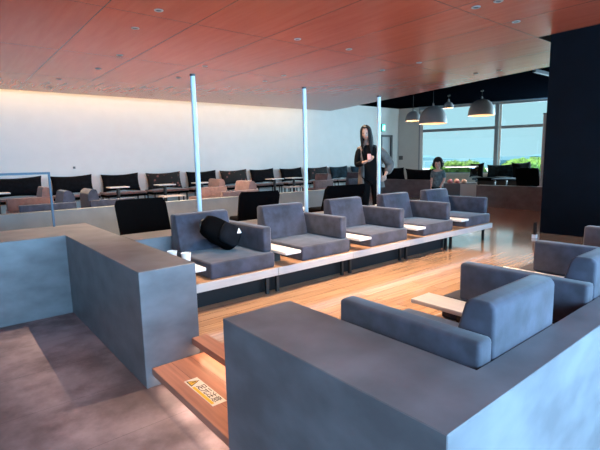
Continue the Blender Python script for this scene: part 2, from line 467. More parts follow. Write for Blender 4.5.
def make_bench(name, label, group, panel=True):
    t = thing(name, label, 'bench', group=group)
    obj('plank', box(-.493, .493, -.40, .41, .19, .26, bev=.002, seg=1), 'plank', t)
    obj('edge_band', box(-.493, .493, -.413, -.4005, .188, .26, bev=.002, seg=1), 'edge', t)
    for sx in (-1, 1):
        for y in (-.30, .33):
            x = sx * .435
            obj('leg', box(x - .015, x + .015, y - .015, y + .015, 0, .1895), 'bmetal', t)
    if panel: obj('shade_panel', box(-.493, .493, -.235, -.215, .002, .1895), 'bench_shade', t)  # added dark sheet in place of the shadow under the plank
    return t
GBN = 'bench units under the row of armchairs'
L_N = ['pale-edged bench unit under the backpack armchair', 'pale-edged bench unit under the second armchair of the row', 'pale-edged bench unit under the middle armchair of the row',
       'pale-edged bench unit under the armchair next to the end one', 'pale-edged bench unit under the armchair at the window end of the row']
bench0 = None
for i in range(5):
    loc = (1.862 + .99 * i, 3.625, 0)
    if i == 0:
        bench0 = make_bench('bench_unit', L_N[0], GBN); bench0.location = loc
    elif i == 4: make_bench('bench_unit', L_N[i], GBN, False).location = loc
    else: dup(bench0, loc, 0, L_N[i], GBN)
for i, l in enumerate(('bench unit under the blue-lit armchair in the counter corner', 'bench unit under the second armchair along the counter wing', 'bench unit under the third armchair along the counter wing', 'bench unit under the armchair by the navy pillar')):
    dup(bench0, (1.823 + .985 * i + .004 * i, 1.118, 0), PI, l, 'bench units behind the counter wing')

def make_tablet(name, label, group):
    t = thing(name, label, 'table', group=group)
    obj('tabletop', box(-.092, .092, -.40, .36, .112, .140, bev=.006, seg=2), 'tablet', t, smooth=True)
    obj('support', box(-.05, .05, -.12, .25, 0, .1115), 'bmetal', t)
    return t
GT = 'tablet tables between the armchairs'
L_T = ['pale tablet table holding the two paper cups', 'pale tablet table between the backpack armchair and the next one', 'pale tablet table between the second and third bench armchairs',
       'pale tablet table between the third and fourth bench armchairs', 'pale tablet table before the last bench armchair by the window']
tab0 = None
for i in range(5):
    loc = (1.508 + .99 * i, 3.56, CZ)
    if i == 0:
        tab0 = make_tablet('tablet_table', L_T[0], GT); tab0.location = loc
    else: dup(tab0, loc, 0, L_T[i], GT)
for i, l in enumerate(('pale wooden tablet table between the corner armchair and its neighbour', 'pale wooden tablet table beside the second counter armchair, a thin sliver showing')):
    dup(tab0, (2.222 + .985 * i, 1.17, CZ), PI, l, GT)

# paper cups on the first tablet
def cup(loc, label):
    t = thing('paper_cup', label, 'cup', loc, group='white paper cups')
    bm = bmesh.new()
    add_lathe(bm, [(0, 0), (.029, 0), (.030, .003), (.040, .096), (.0375, .096), (.0285, .006), (0, .006)], 28)
    obj('cup_body', bm, 'cup', t, smooth=True)
    bm = bmesh.new(); add_lathe(bm, [(.0385, .096), (.0385, .101), (.0425, .101), (.0425, .094), (.0405, .093)], 28)
    obj('rim', bm, 'cup', t, smooth=True)
cup((1.475, 3.52, CZ + .1405), 'white paper cup on the tablet table, farther from the backpack')
cup((1.525, 3.36, CZ + .1405), 'white paper cup on the tablet table, nearer the backpack armchair')

# backpack on the first armchair
bp = thing('backpack', 'black soft backpack slumped against the armchair back, small white triangle mark', 'backpack', (0, 0, 0))
bp.matrix_world = Matrix.Translation((2.175, 3.63, CZ + .225)) @ Matrix.Rotation(math.radians(-15), 4, 'X') @ Matrix.Rotation(math.radians(-55), 4, 'Y')
def blob(w, d, h, ctr, p=3.0, taper=.8, rows=14, seg=28):
    """soft superellipse bag standing on z=0"""
    bm = bmesh.new(); rings = []
    for i in range(rows + 1):
        t = i / rows
        s = (1 - abs(2 * t - 1) ** 4.5) ** (1 / 3.2) if 0 < t < 1 else 0
        s = max(s, .02)
        tp = 1 - (1 - taper) * t
        ring = []
        for j in range(seg):
            a = 2 * PI * j / seg; c, n = math.cos(a), math.sin(a)
            rx = abs(c) ** (2 / p) * (1 if c > 0 else -1); ry = abs(n) ** (2 / p) * (1 if n > 0 else -1)
            wob = 1 + .03 * math.sin(5 * a + 7 * t)
            ring.append(bm.verts.new((ctr[0] + rx * w / 2 * s * tp * wob, ctr[1] + ry * d / 2 * s * (1 - .25 * t) * wob, ctr[2] + t * h)))
        rings.append(ring)
    for a, b in zip(rings, rings[1:]):
        for j in range(seg): bm.faces.new((a[j], a[(j + 1) % seg], b[(j + 1) % seg], b[j]))
    bm.faces.new(rings[0][::-1]); bm.faces.new(rings[-1])
    return bm
obj('bag_body', blob(.25, .17, .40, (0, 0, 0), taper=.85), 'black', bp, smooth=True, sharp=80)
obj('front_pocket', blob(.21, .07, .22, (0, -.085, .02), taper=.9), 'blackfab', bp, smooth=True, sharp=80)
bm = bmesh.new(); pr = None
for i in range(11):
    a = PI * i / 10; p = (-.05 * math.cos(a), .03, .345 + .055 * math.sin(a))
    if pr: add_tube(bm, pr, p, .009, seg=8)
    pr = p
obj('top_handle', bm, 'bmetal', bp, smooth=True)
for sx in (-1, 1):
    bm = bmesh.new(); pr = None
    for i in range(13):
        u = i / 12; p = (sx * (.06 + .03 * math.sin(PI * u)), .062 + .02 * math.sin(PI * u), .33 - .28 * u)
        if pr: add_tube(bm, pr, p, .013, seg=8)
        pr = p
    obj('shoulder_strap', bm, 'blackfab', bp, smooth=True)
bm = bmesh.new(); add_prism(bm, [(.055, .045), (.085, .09), (.03, .085)], 'y', -.1255, -.118); obj('logo', bm, 'white', bp)['label'] = 'small white triangle mark'
bpy.context.view_layer.update()
lowest = min((c.matrix_world @ v.co).z for c in bp.children for v in c.data.vertices)
bp.location.z += CZ + .1405 - lowest

# ------------------------------------------------------------------ poles
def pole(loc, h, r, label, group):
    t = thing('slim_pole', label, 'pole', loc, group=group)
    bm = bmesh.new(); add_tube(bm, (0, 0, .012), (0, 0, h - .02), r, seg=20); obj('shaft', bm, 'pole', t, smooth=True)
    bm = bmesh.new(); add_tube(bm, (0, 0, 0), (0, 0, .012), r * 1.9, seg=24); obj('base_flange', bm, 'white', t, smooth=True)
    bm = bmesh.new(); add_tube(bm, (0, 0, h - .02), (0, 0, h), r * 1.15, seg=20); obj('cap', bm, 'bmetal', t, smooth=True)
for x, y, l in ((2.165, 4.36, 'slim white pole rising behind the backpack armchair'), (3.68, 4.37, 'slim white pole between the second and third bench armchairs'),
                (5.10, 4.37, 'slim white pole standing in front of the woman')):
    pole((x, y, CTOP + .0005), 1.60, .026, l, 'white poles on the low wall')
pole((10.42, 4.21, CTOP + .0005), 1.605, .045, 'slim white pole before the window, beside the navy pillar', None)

# ------------------------------------------------------------------ black chairs behind the low wall
def make_black_chair(name, label, group, tilt=0):
    t = thing(name, label, 'chair', group=group)
    # back faces -Y (towards the low wall), sitter faces +Y
    bm = bmesh.new()
    rows, cols = 8, 10; W0, W1 = .57, .58
    F, B = [], []
    for i in range(rows + 1):
        u = i / rows; z = .36 + .475 * u
        w = (W0 + (W1 - W0) * u) / 2
        if u > .86: w -= .03 * ((u - .86) / .14) ** 2
        fr, bk = [], []
        for j in range(cols + 1):
            x = -w + 2 * w * j / cols
            y = -.22 - .17 * u + .04 * (abs(x) / w) ** 3
            fr.append(bm.verts.new((x, y + .05, z))); bk.append(bm.verts.new((x, y, z)))
        F.append(fr); B.append(bk)
    for G, fl in ((F, 0), (B, 1)):
        for i in range(rows):
            for j in range(cols):
                q = (G[i][j], G[i][j + 1], G[i + 1][j + 1], G[i + 1][j])
                bm.faces.new(q[::-1] if not fl else q)
    for i in range(rows):
        for j in (0, cols): bm.faces.new((F[i][j], B[i][j], B[i + 1][j], F[i + 1][j]))
    for j in range(cols):
        for i in (0, rows): bm.faces.new((F[i][j], F[i][j + 1], B[i][j + 1], B[i][j]))
    obj('backrest', bm, 'black', t, smooth=True, sharp=50)
    obj('seat', box(-.27, .27, -.22, .30, .36, .45, bev=.03, seg=3), 'black', t, smooth=True)
    for sx in (-1, 1):
        for y in (-.2, .25):
            bm = bmesh.new(); add_tube(bm, (sx * .24, y, 0), (sx * .22, y * .9, .37), .014, .017, 10); obj('leg', bm, 'bmetal', t, smooth=True)
    return t
GK = 'black chairs seen from behind'
bc = make_black_chair('lounge_chair', 'black flared-back chair behind the low wall, beside the end block of the counter', GK)
bc.location = (1.80, 4.80, 0); bc.rotation_euler = (0, 0, PI)
dup(bc, (3.46, 5.30, 0), math.radians(-14), 'black chair rising between the first and second bench armchairs', GK)
dup(bc, (5.10, 5.34, 0), math.radians(-4), 'wide black chair rising behind the third bench armchair, next to the woman', GK).scale = (1.42, 1, 1)
dup(bc, (11.15, 4.74, 0), math.radians(-88), 'black chair behind the short partition, against the window', GK).scale = (.92, 1, 1.14)

# ------------------------------------------------------------------ second zone sofas
def make_tub(name, label, loc, rz, m, mirror=1, zs=1.0, xs=1.0, group='mauve and grey armchairs beyond the partition', bh=.56):
    t = thing(name, label, 'armchair', loc, rz, group)
    def X(a, b): return (a, b) if mirror > 0 else (-b, -a)
    obj('seat', box(*X(-.33, .33), -.36, .40, 0, .14, bev=.02, seg=3), m, t, smooth=True)
    prof = [(.16, .14), (.40, .14), (.40, .34)]
    for i in range(7):
        a = math.radians(90 * i / 6); prof.append((.30 + .10 * math.cos(a), bh - .14 + .14 * math.sin(a)))
    prof += [(.255, bh - .01), (.24, bh - .04)]
    x0, x1 = X(-.33, .238)
    obj('backrest', prism(prof, 'x', x0, x1), m, t, smooth=True, sharp=50)
    obj('armrest', box(*X(.24, .33), -.40, .40, .141, .375, bev=.018, seg=3), m, t, smooth=True)
    t.scale = (1, xs, zs)
    return t
# rz = -90 deg: faces -X, arm on the -Y side ; mirrored with rz = +90 deg: faces +X, arm on the -Y side
def seat_base(loc, label, w=1.0, d=.85):
    t = thing('sofa_plinth', label, 'bench', loc, group='low timber plinths under the far armchairs')
    obj('plank', box(-w / 2, w / 2, -d / 2, d / 2, .19, .26), 'plank', t)
    for sx in (-1, 1):
        for sy in (-1, 1):
            x, y = sx * (w / 2 - .06), sy * (d / 2 - .06)
            obj('leg', box(x - .02, x + .02, y - .02, y + .02, 0, .1895), 'bmetal', t)
tubs = [
 (1.35, 8.30, -1, 'velvet', 'blue-grey armchair behind the railing post, its low arm along the partition', 1.0, 1.02),
 (1.36, 10.15, -1, 'velvet2', 'mauve armchair behind the blue-grey one near the railing', 1.0, .98),
 (2.36, 8.38, 1, 'velvet', 'grey armchair with curved back profile, over the first black chair', 1.0, .95),
 (4.95, 8.32, -1, 'velvet2', 'mauve armchair just above the second black chair, against the partition', 1.0, 1.12),
 (5.25, 10.1, -1, 'velvet2', 'mauve armchair seen beside the first white pole, farther into the room', 1.0, .97),
 (9.0, 10.15, -1, 'velvet2', 'mauve armchair beyond the end of the pale partition', 1.0, .95),
 (10.35, 10.1, -1, 'velvet', 'small grey armchair beside the woman, past the partition end', 1.0, .95)]
for x, y, f, m, l, zs, xs in tubs:
    if f < 0: make_tub('tub_armchair', l, (x, y, CZ), -PI / 2, m, 1, zs, xs)
    else: make_tub('tub_armchair', l, (x, y, CZ), PI / 2, m, -1, zs, xs)
    seat_base((x, y, 0), 'low timber plinth under the ' + l.split(',')[0].split(' behind the')[0].split(' with curved')[0], .84, .74)
for x, y, l in ((4.75, 11.1, 'pale low table standing before the banquette, left of the first white pole'.replace('left of', 'near')), (9.0, 11.3, 'pale low table between the second white pole and the far mauve armchair')):
    t = thing('coffee_table', l, 'table', (x, y, 0), group='low pale tables in the middle of the room')
    obj('tabletop', box(-.3, .3, -.2, .2, .37, .40, bev=.005), 'tablet', t)
    for sx in (-1, 1):
        for sy in (-1, 1):
            obj('leg', box(sx * .25 - .015, sx * .25 + .015, sy * .15 - .015, sy * .15 + .015, 0, .3695), 'bmetal', t)
t = thing('side_table', 'small white table peeking out between the second pole and the third armchair', 'table', (4.98, 5.98, 0))
obj('tabletop', box(-.16, .16, -.16, .16, .375, .40, bev=.006), 'tablet', t)
bm = bmesh.new(); add_tube(bm, (0, 0, .012), (0, 0, .3745), .02); obj('stem', bm, 'bmetal', t)
bm = bmesh.new(); add_tube(bm, (0, 0, 0), (0, 0, .012), .14, seg=24); obj('base', bm, 'bmetal', t)

# ------------------------------------------------------------------ banquette along the back wall
def pillow_bm(w, h, th, seed=0):
    rnd = random.Random(seed); bm = bmesh.new(); n, k = 18, 12
    G = []
    for side in (1, -1):
        g = []
        for i in range(n + 1):
            row = []
            for j in range(k + 1):
                u, v = 2 * i / n - 1, 2 * j / k - 1
                px = u * (1 - .055 * (1 - v * v)); pz = v * (1 - .16 * (1 - u * u)) + .05 * u * max(0, v)
                y = side * th / 2 * (max(0, (1 - u * u) * (1 - v * v))) ** .38
                y += .012 * math.sin(5 * u + seed) * (1 - u * u) * (1 - v * v)
                row.append(bm.verts.new((px * w / 2, y, h / 2 + pz * h / 2)))
            g.append(row)
        G.append(g)
    for s, g in enumerate(G):
        for i in range(n):
            for j in range(k):
                q = (g[i][j], g[i + 1][j], g[i + 1][j + 1], g[i][j + 1])
                bm.faces.new(q if s else q[::-1])
    bmesh.ops.remove_doubles(bm, verts=bm.verts[:], dist=1e-5)
    return bm
def cushion(loc, w, h, th, rz, lean, m, label, group):
    o = obj('cushion', pillow_bm(w, h, th, int(loc[0] * 10 + loc[1])), m, smooth=True, sharp=80)
    o.location = loc; o.rotation_euler = (lean, 0, rz)
    return tag(o, label, 'cushion', group)
cush = [(1.56, 1.16), (2.85, 1.04), (4.13, 1.06), (5.43, 1.10), (6.71, 1.07), (7.92, 1.07), (9.10, 1.04), (10.43, 1.06), (11.76, 1.11), (12.95, 1.04), (14.15, 1.0)]
cm = ['blackfab', 'blackfab', 'blackfab', 'floral', 'blackfab', 'floral', 'blackfab', 'blackfab', 'floral', 'teal', 'teal']
order = ['at the picture edge beside the railing', 'just past the railing post', 'above the first black chair', 'with reddish flowers before the first white pole',
         'behind the first white pole', 'with reddish flowers above the second black chair', 'between the floral cushion and the second white pole', 'behind the second white pole',
         'with pinkish flowers over the mauve armchair', 'of teal sheen, second from the woman', 'of teal sheen, directly beside the woman']
bench_src = None
for i, (x, w) in enumerate(cush):
    l = 'wall seat under the back-wall cushion ' + order[i]
    if i == 0:
        t = thing('banquette_bench', l, 'bench', (x, 13.0, 0), group='wall seats along the back wall'); bench_src = t
        obj('seat', box(-.565, .565, -.30, .37, .40, .455, bev=.01), 'velvet2', t)
        obj('frame', box(-.56, .56, -.28, .37, .33, .3995), 'black', t)
        for sx in (-1, 1):
            for y in (-.25, .32):
                obj('leg', box(sx * .5 - .015, sx * .5 + .015, y - .015, y + .015, 0, .3295), 'bmetal', t)
    else:
        dup(bench_src, (x, 13.0, 0), 0, l)
    cushion((x, 13.14, .458), w, .53, .20, 0, math.radians(-14), cm[i], 'wide black back-wall cushion ' + order[i], 'cushions on the back-wall seats')
tabs = [(1.05, 'at the picture edge'), (3.77, 'above the first black chair'), (5.08, 'before the floral cushion by the first pole'), (6.25, 'behind the first white pole'), (9.0, 'before the second white pole'), (9.85, 'at the second white pole')]
tsrc = None
for i, (x, w) in enumerate(tabs):
    l = 'small white-topped pedestal table ' + w
    if tsrc is None:
        tsrc = thing('pedestal_table', l, 'table', (x, 12.35, 0), group='pedestal tables along the wall seats')
        obj('tabletop', box(-.25, .25, -.21, .21, .61, .64, bev=.006), 'white', tsrc)
        bm = bmesh.new(); add_tube(bm, (0, 0, .015), (0, 0, .6095), .045); obj('stem', bm, 'bmetal', tsrc)
        bm = bmesh.new(); add_tube(bm, (0, 0, 0), (0, 0, .015), .2, seg=24); obj('base', bm, 'bmetal', tsrc)
    else: dup(tsrc, (x, 12.35, 0), 0, l)

# railing on the counter
t = thing('metal_railing', 'blue-grey metal railing frame on top of the counter by the stone floor', 'railing', (0, 5.70, CTOP + .0005))
obj('post', box(.985, 1.005, -.012, .012, 0, .60), 'steel', t)
obj('top_rail', box(-5.5, 1.005, -.02, .02, .6005, .625), 'steel', t)
obj('post', box(-5.5, -5.48, -.012, .012, 0, .60), 'steel', t)

# ------------------------------------------------------------------ window corner
def rot_cushion(x, y, z, w, h, rz, l, g): cushion((x, y, z), w, h, .2, rz, math.radians(-12), 'blackfab', l, g)
t = thing('window_bench', 'dark bench behind the dark partition, carrying two black cushions', 'bench', (12.62, 9.4, 0))
obj('seat', box(-.45, .35, -1.1, 1.25, .36, .45), 'black', t); obj('base', box(-.4, .3, -1.05, 1.2, 0, .3595), 'bmetal', t)
rot_cushion(12.40, 9.95, .456, 1.05, .50, PI / 2, 'black cushion on the dark partition, next to the woman', 'cushions over the dark partition')
rot_cushion(12.40, 8.82, .456, 1.10, .44, PI / 2, 'black cushion on the dark partition, next to the child', 'cushions over the dark partition')
t = thing('window_bench', 'dark blue bench by the window, beyond the display case', 'bench', (16.2, 7.75, 0))
obj('seat', box(-.55, .55, -1.5, 1.1, .36, .46, bev=.02), 'black', t); obj('base', box(-.45, .45, -1.4, 1.0, 0, .3595), 'bmetal', t)
g = 'cushions on the window bench'
cushion((16.1, 7.95, .461), .95, .50, .2, math.radians(-58), math.radians(-12), 'teal', 'dark teal cushion by the window with raised corners, behind the low table', g)
cushion((15.75, 7.0, .461), .75, .58, .2, math.radians(-28), math.radians(-12), 'blackfab', 'black cushion by the window, beside the window mullion', g)
cushion((15.8, 8.75, .461), .5, .56, .2, math.radians(-75), math.radians(-12), 'blackfab', 'small black cushion by the window, beside the display case', g)
t = thing('low_table', 'dark low table with glossy top before the window bench', 'table', (14.1, 6.55, 0))
obj('tabletop', box(-.45, .45, -.5, .5, .50, .54, bev=.006), 'steel', t)
for sx in (-1, 1):
    for sy in (-1, 1): obj('leg', box(sx * .38 - .03, sx * .38 + .03, sy * .42 - .03, sy * .42 + .03, 0, .4995), 'bmetal', t)

# display case with pastries
cs = thing('display_case', 'glass-topped display case with pink pastries beside the child', 'display case', (12.86, 7.66, 0), math.radians(-57))
obj('base', box(-.50, .0, -.25, .25, 0, .40), 'doorf', cs)
obj('cabinet', box(.001, .50, -.25, .25, 0, .40, bev=.005), 'case', cs)
obj('shelf', box(-.5, .5, -.25, .25, .401, .425), 'doorf', cs)
bm = bmesh.new()
for a, b, c, d in ((-.50, .50, -.25, -.244), (-.5, .5, .244, .25), (-.5, -.494, -.244, .244), (.494, .5, -.244, .244)): add_box(bm, a, b, c, d, .426, .93)
obj('glass', bm, 'glass', cs)
obj('top_panel', box(-.51, .51, -.26, .26, .931, .955), 'white', cs)
obj('lamp_strip', box(-.45, .45, -.10, .10, .921, .9305), M['strip'], cs)
gp = 'pastries in the display case'
Rm = Matrix.Rotation(math.radians(-57), 4, 'Z')
for i, (x, y, z, r, m, l) in enumerate(((-.30, -.08, .426, .085, 'food1', 'pink pastry at the child end of the case'), (-.10, .05, .426, .09, 'food2', 'tan pastry in the middle of the case, behind the pink ones'),
                           (-.08, -.14, .426, .07, 'food1', 'pink pastry in the middle of the case, at the glass front'), (.12, -.06, .426, .085, 'food2', 'tan pastry next to the white cabinet end'), (-.33, .1, .426, .07, 'food2', 'small tan pastry behind the pink one by the child'))):
    bm = bmesh.new(); add_lathe(bm, [(0, 0), (r * .9, 0), (r, r * .35), (r * .92, r * .8), (r * .6, r * 1.25), (r * .2, r * 1.42), (0, r * 1.45)], 20)
    o = obj('pastry', bm, m, smooth=True, sharp=80); o.location = Vector((12.86, 7.66, 0)) + (Rm @ Vector((x, y, z)))
    tag(o, l, 'pastry', gp)

# small post near the pillar
t = thing('floor_post', 'short black post with a white foot at the base of the navy pillar', 'post', (6.93, 2.86, 0))
obj('post', box(-.018, .018, -.018, .018, .05, .24), 'bmetal', t); obj('foot', box(-.03, .03, -.03, .03, 0, .0495), 'white', t)

# ------------------------------------------------------------------ lamps
def pendant(x, y, zb, D, label):
    t = thing('pendant_lamp', label, 'pendant lamp', (x, y, zb), group='grey dome pendant lamps')
    R = D / 2; H = D * .62; prof = []; inner = []
    for i in range(13):
        a = PI / 2 * i / 12; prof.append((max(.02, R * math.cos(a) ** .85 if i < 12 else .02), H * math.sin(a) ** 1.0))
    inner = [(max(.018, r - .012), max(0, z - .012)) for r, z in prof]
    bm = bmesh.new(); add_lathe(bm, prof + [(0, H)], 40); obj('lamp_shade', bm, 'pend', t, smooth=True, sharp=60)
    bm = bmesh.new(); add_lathe(bm, inner + [(0, H - .012)], 40); add_lathe(bm, [(R - .012, 0), (R, 0)], 40); obj('shade_lining', bm, 'pend_in', t, smooth=True, sharp=60)
    bm = bmesh.new(); add_lathe(bm, [(0, H), (.035, H), (.03, H + .07), (.012, H + .10), (0, H + .10)], 16); obj('cap', bm, 'pend', t, smooth=True)
    bm = bmesh.new(); add_tube(bm, (0, 0, H + .10), (0, 0, UP - .035 - zb), .007, seg=8); obj('cord', bm, 'bmetal', t)
    bm = bmesh.new(); add_tube(bm, (0, 0, UP - .035 - zb), (0, 0, UP - .001 - zb), .05, seg=16); obj('ceiling_rose', bm, 'bmetal', t)
    bm = bmesh.new(); bmesh.ops.create_uvsphere(bm, u_segments=16, v_segments=10, radius=.05); bmesh.ops.translate(bm, vec=(0, 0, H * .45), verts=bm.verts[:]); obj('bulb', bm, 'bulb', t, smooth=True)
    li = bpy.data.lights.new('pendant_light', 'POINT'); li.energy = 7; li.color = (1, .72, .45); li.shadow_soft_size = .06
    lo = bpy.data.objects.new('pendant_light', li); COL.objects.link(lo); lo.location = (x, y, zb + H * .3)
pendant(12.7, 8.6, 2.33, .90, 'large grey dome pendant lamp, second from the exit sign')
pendant(15.0, 8.2, 2.66, .90, 'large grey dome pendant lamp near the window mullion')
pendant(13.4, 9.9, 2.55, .55, 'small grey dome pendant lamp hanging by the white wall pier')
pendant(15.0, 9.5, 3.04, .38, 'smallest, highest grey pendant lamp between the two large domes')

DL = [(2.27, 5.36), (2.29, 6.22), (2.6, 7.86), (2.61, 9.16), (2.24, 10.69), (2.28, 11.86), (4.17, 7.86), (4.24, 9.2), (4.68, 11.88), (3.47, 11.82), (5.76, 10.71), (8.29, 11.96),
      (4.43, 5.39), (6.04, 8.55), (5.99, 7.78), (6.96, 11.66), (5.32, 3.03), (5.34, 2.76), (6.33, 3.01), (5.52, 5.38), (7.35, 6.21), (7.39, 5.34), (9.41, 5.31), (9.53, 4.84)]
def downlight_parts(t):
    bm = bmesh.new(); add_lathe(bm, [(.034, -.0005), (.034, -.008), (.052, -.008), (.055, -.0005)], 24); obj('trim_ring', bm, 'dl', t, smooth=True)
    bm = bmesh.new(); add_lathe(bm, [(0, -.0006), (.033, -.0006), (.033, -.003), (0, -.003)], 24); obj('baffle', bm, 'dlin', t)
dsrc = None
for i, (x, y) in enumerate(DL):
    l = 'small round recessed downlight in the reddish timber ceiling'
    if dsrc is None:
        dsrc = thing('downlight', l, 'ceiling light', (x, y, CEIL), group='downlights in the timber ceiling'); downlight_parts(dsrc)
    else: dup(dsrc, (x, y, CEIL), 0, l)

# exit sign
t = thing('exit_sign', 'small green lit exit sign on the back wall above the doorway', 'sign', (15.86, 13.34, 2.62))
obj('housing', box(-.13, .13, -.03, .045, -.17, .17), 'doorf', t)
obj('face', box(-.115, .115, -.034, -.0305, -.155, .155), 'exit', t)
bm = bmesh.new()
add_box(bm, .02, .095, -.037, -.0345, -.12, .12)
o = obj('doorway_symbol', bm, 'exitw', t)
bm = bmesh.new(); add_box(bm, -.06, -.02, -.038, -.0345, -.03, .05); add_box(bm, -.05, -.015, -.038, -.0345, .06, .095); add_box(bm, -.09, -.06, -.038, -.0345, -.1, -.03); add_box(bm, -.02, .01, -.038, -.0345, -.11, -.03); add_box(bm, -.02, .02, -.038, -.0345, .0, .03)
obj('running_figure', bm, 'exitw', t)
p = WC + WD * .12 - WN * .02
t = tag(obj('switch_panel', box(-.02, .02, -.09, .09, -.09, .09, bev=.004), 'doorf'), 'small dark switch panel on the white wall pier beside the window', 'switch')
t.location = (p.x, p.y, 1.26); t.rotation_euler = (0, 0, -(PI / 2 - math.atan2(-WD.y, WD.x)) if False else math.atan2(WD.y, WD.x) + PI / 2)
for x, z, l in ((2.97, 1.17, 'small dark fitting on the white back wall, above the railing post'),):
    o = obj('wall_fitting', box(-.03, .03, -.015, .0, -.03, .03, bev=.004), 'doorf'); o.location = (x, 13.398, z); tag(o, l, 'wall fitting')

# ------------------------------------------------------------------ watch-your-step sticker on the lower tread
st = thing('warning_sticker', 'white watch-your-step sticker with warning triangle on the lower wooden step', 'sign', (1.112, 2.305, -.1268))
obj('panel', box(-.045, .045, -.187, .187, 0, .0015), 'signw', st)
# text runs along -Y, its top towards +X
def flat(name, pts, m, z, par=st):
    bm = bmesh.new(); add_prism(bm, pts, 'z', z, z + .0006); return obj(name, bm, m, par)
flat('yellow_bar', [(-.040, .085), (-.040, -.165), (-.022, -.165), (-.022, .085)], 'yellow', .0016)
tri = flat('warning_triangle', [(-.036, .178), (-.036, .098), (.036, .138)], 'ink', .0016)
flat('triangle_fill', [(-.030, .168), (-.030, .108), (.025, .138)], 'yellow', .0023, tri)
flat('exclamation_mark', [(-.014, .141), (-.014, .135), (.012, .134), (.012, .142)], 'ink', .0030, tri)
flat('exclamation_dot', [(-.024, .141), (-.024, .135), (-.018, .135), (-.018, .141)], 'ink', .0030, tri)
try:
    cu = bpy.data.curves.new('lettering', 'FONT'); cu.body = '足元注意'; cu.size = .062; cu.extrude = .0004; cu.align_x = 'CENTER'
    to = bpy.data.objects.new('tmp_text', cu); COL.objects.link(to)
    bpy.context.view_layer.update()
    me = bpy.data.meshes.new_from_object(to.evaluated_get(bpy.context.evaluated_depsgraph_get()))
    bpy.data.objects.remove(to)
    lo = bpy.data.objects.new('lettering', me); COL.objects.link(lo); lo.parent = st
    me.materials.clear(); me.materials.append(M['ink'])
    lo.location = (-.013, -.040, .0020); lo.rotation_euler = (0, 0, -PI / 2)
except Exception as e:
    print('text failed', e)

# ------------------------------------------------------------------ people
def skin_mesh(name, nodes, edges, m, parent, root=0, sub=2, branch=.5):
    me = bpy.data.meshes.new(name)
    keys = list(nodes); idx = {k: i for i, k in enumerate(keys)}
    me.from_pydata([nodes[k][0] for k in keys], [(idx[a], idx[b]) for a, b in edges], [])
    o = bpy.data.objects.new(name, me); COL.objects.link(o)
    sk = o.modifiers.new('skin', 'SKIN'); sk.branch_smoothing = branch
    sv = me.skin_vertices[0].data
    for k, i in idx.items():
        r = nodes[k][1]; sv[i].radius = r if isinstance(r, tuple) else (r, r)
        sv[i].use_root = (i == root)
    ss = o.modifiers.new('sub', 'SUBSURF'); ss.levels = sub; ss.render_levels = sub
    bpy.context.view_layer.update()
    out = bpy.data.meshes.new_from_object(o.evaluated_get(bpy.context.evaluated_depsgraph_get()))
    bpy.data.objects.remove(o)
    r = bpy.data.objects.new(name, out); COL.objects.link(r); r.parent = parent
    out.materials.clear(); out.materials.append(M[m])
    for p in out.polygons: p.use_smooth = True
    return r

def chain(d, e, pts, start=None):
    """pts: list of (key, pos, r)"""
    prev = start
    for k, p, r in pts:
        d[k] = (p, r)
        if prev: e.append((prev, k))
        prev = k

def hand(d, e, pre, wrist, dirv, palm_n, side, s=1.0):
    """palm and five bent fingers grown from the wrist"""
    D = Vector(dirv).normalized(); N = Vector(palm_n).normalized(); S = D.cross(N).normalized() * side
    W = Vector(wrist)
    k = 0
    d[pre + 'palm'] = (tuple(W + D * .05 * s), (.022 * s, .016 * s)); e.append((pre + 'wrist', pre + 'palm'))
    for f, (off, ln) in enumerate(((-.030, .060), (-.010, .072), (.010, .068), (.030, .052))):
        b = W + D * .085 * s + S * off * s
        chain(d, e, [(f'{pre}f{f}a', tuple(b), .0095 * s), (f'{pre}f{f}b', tuple(b + D * ln * .5 * s + N * .012 * s), .0085 * s), (f'{pre}f{f}c', tuple(b + D * ln * .8 * s + N * .045 * s), .007 * s)], pre + 'palm')
    b = W + D * .03 * s - S * .03 * s
    chain(d, e, [(pre + 'ta', tuple(b + N * .006), .011 * s), (pre + 'tb', tuple(b - S * .022 * s + D * .03 * s + N * .02 * s), .009 * s), (pre + 'tc', tuple(b - S * .02 * s + D * .055 * s + N * .035 * s), .0075 * s)], pre + 'palm')

def head(parent, c, rx, ry, rz, face, m='skin'):
    """head with brow, nose, chin, ears, facing -Y before rotation; returns object"""
    bm = bmesh.new(); bmesh.ops.create_uvsphere(bm, u_segments=32, v_segments=24, radius=1)
    for v in bm.verts:
        x, y, z = v.co
        if z < 0: x *= 1 - .28 * z * z; y = y * (1 - .12 * z * z)
        v.co = Vector((x * rx, y * ry, z * rz))
        n = math.exp(-((x / .16) ** 2 + ((z + .12) / .22) ** 2))
        if y < 0: v.co.y -= n * ry * .22
        if y < 0:
            for sx in (-1, 1): v.co.y += ry * .08 * math.exp(-(((x - sx * .36) / .18) ** 2 + ((z - .08) / .12) ** 2))
            v.co.y -= ry * .05 * math.exp(-((x / .25) ** 2 + ((z + .5) / .08) ** 2))
    for sx in (-1, 1):
        t = bmesh.new(); bmesh.ops.create_uvsphere(t, u_segments=12, v_segments=8, radius=1)
        merge(bm, t, Matrix.Translation((sx * rx * .98, 0, -rz * .05)) @ Matrix.Diagonal((rx * .1, ry * .22, rz * .25, 1)))
    o = obj('head', bm, m, parent, smooth=True, sharp=80)
    o.location = c; o.rotation_euler = face
    for sx in (-1, 1):
        t = bmesh.new(); bmesh.ops.create_uvsphere(t, u_segments=12, v_segments=8, radius=rz * .075)
        e = obj('eye', t, 'ink', o, smooth=True); e.location = (sx * rx * .37, -ry * .86, rz * .08)
    t = bmesh.new(); add_box(t, -rx * .28, rx * .28, -ry * 1.0, -ry * .88, -rz * .53, -rz * .46, bev=rz * .02); obj('mouth', t, M['lips'], o, smooth=True)
    return o
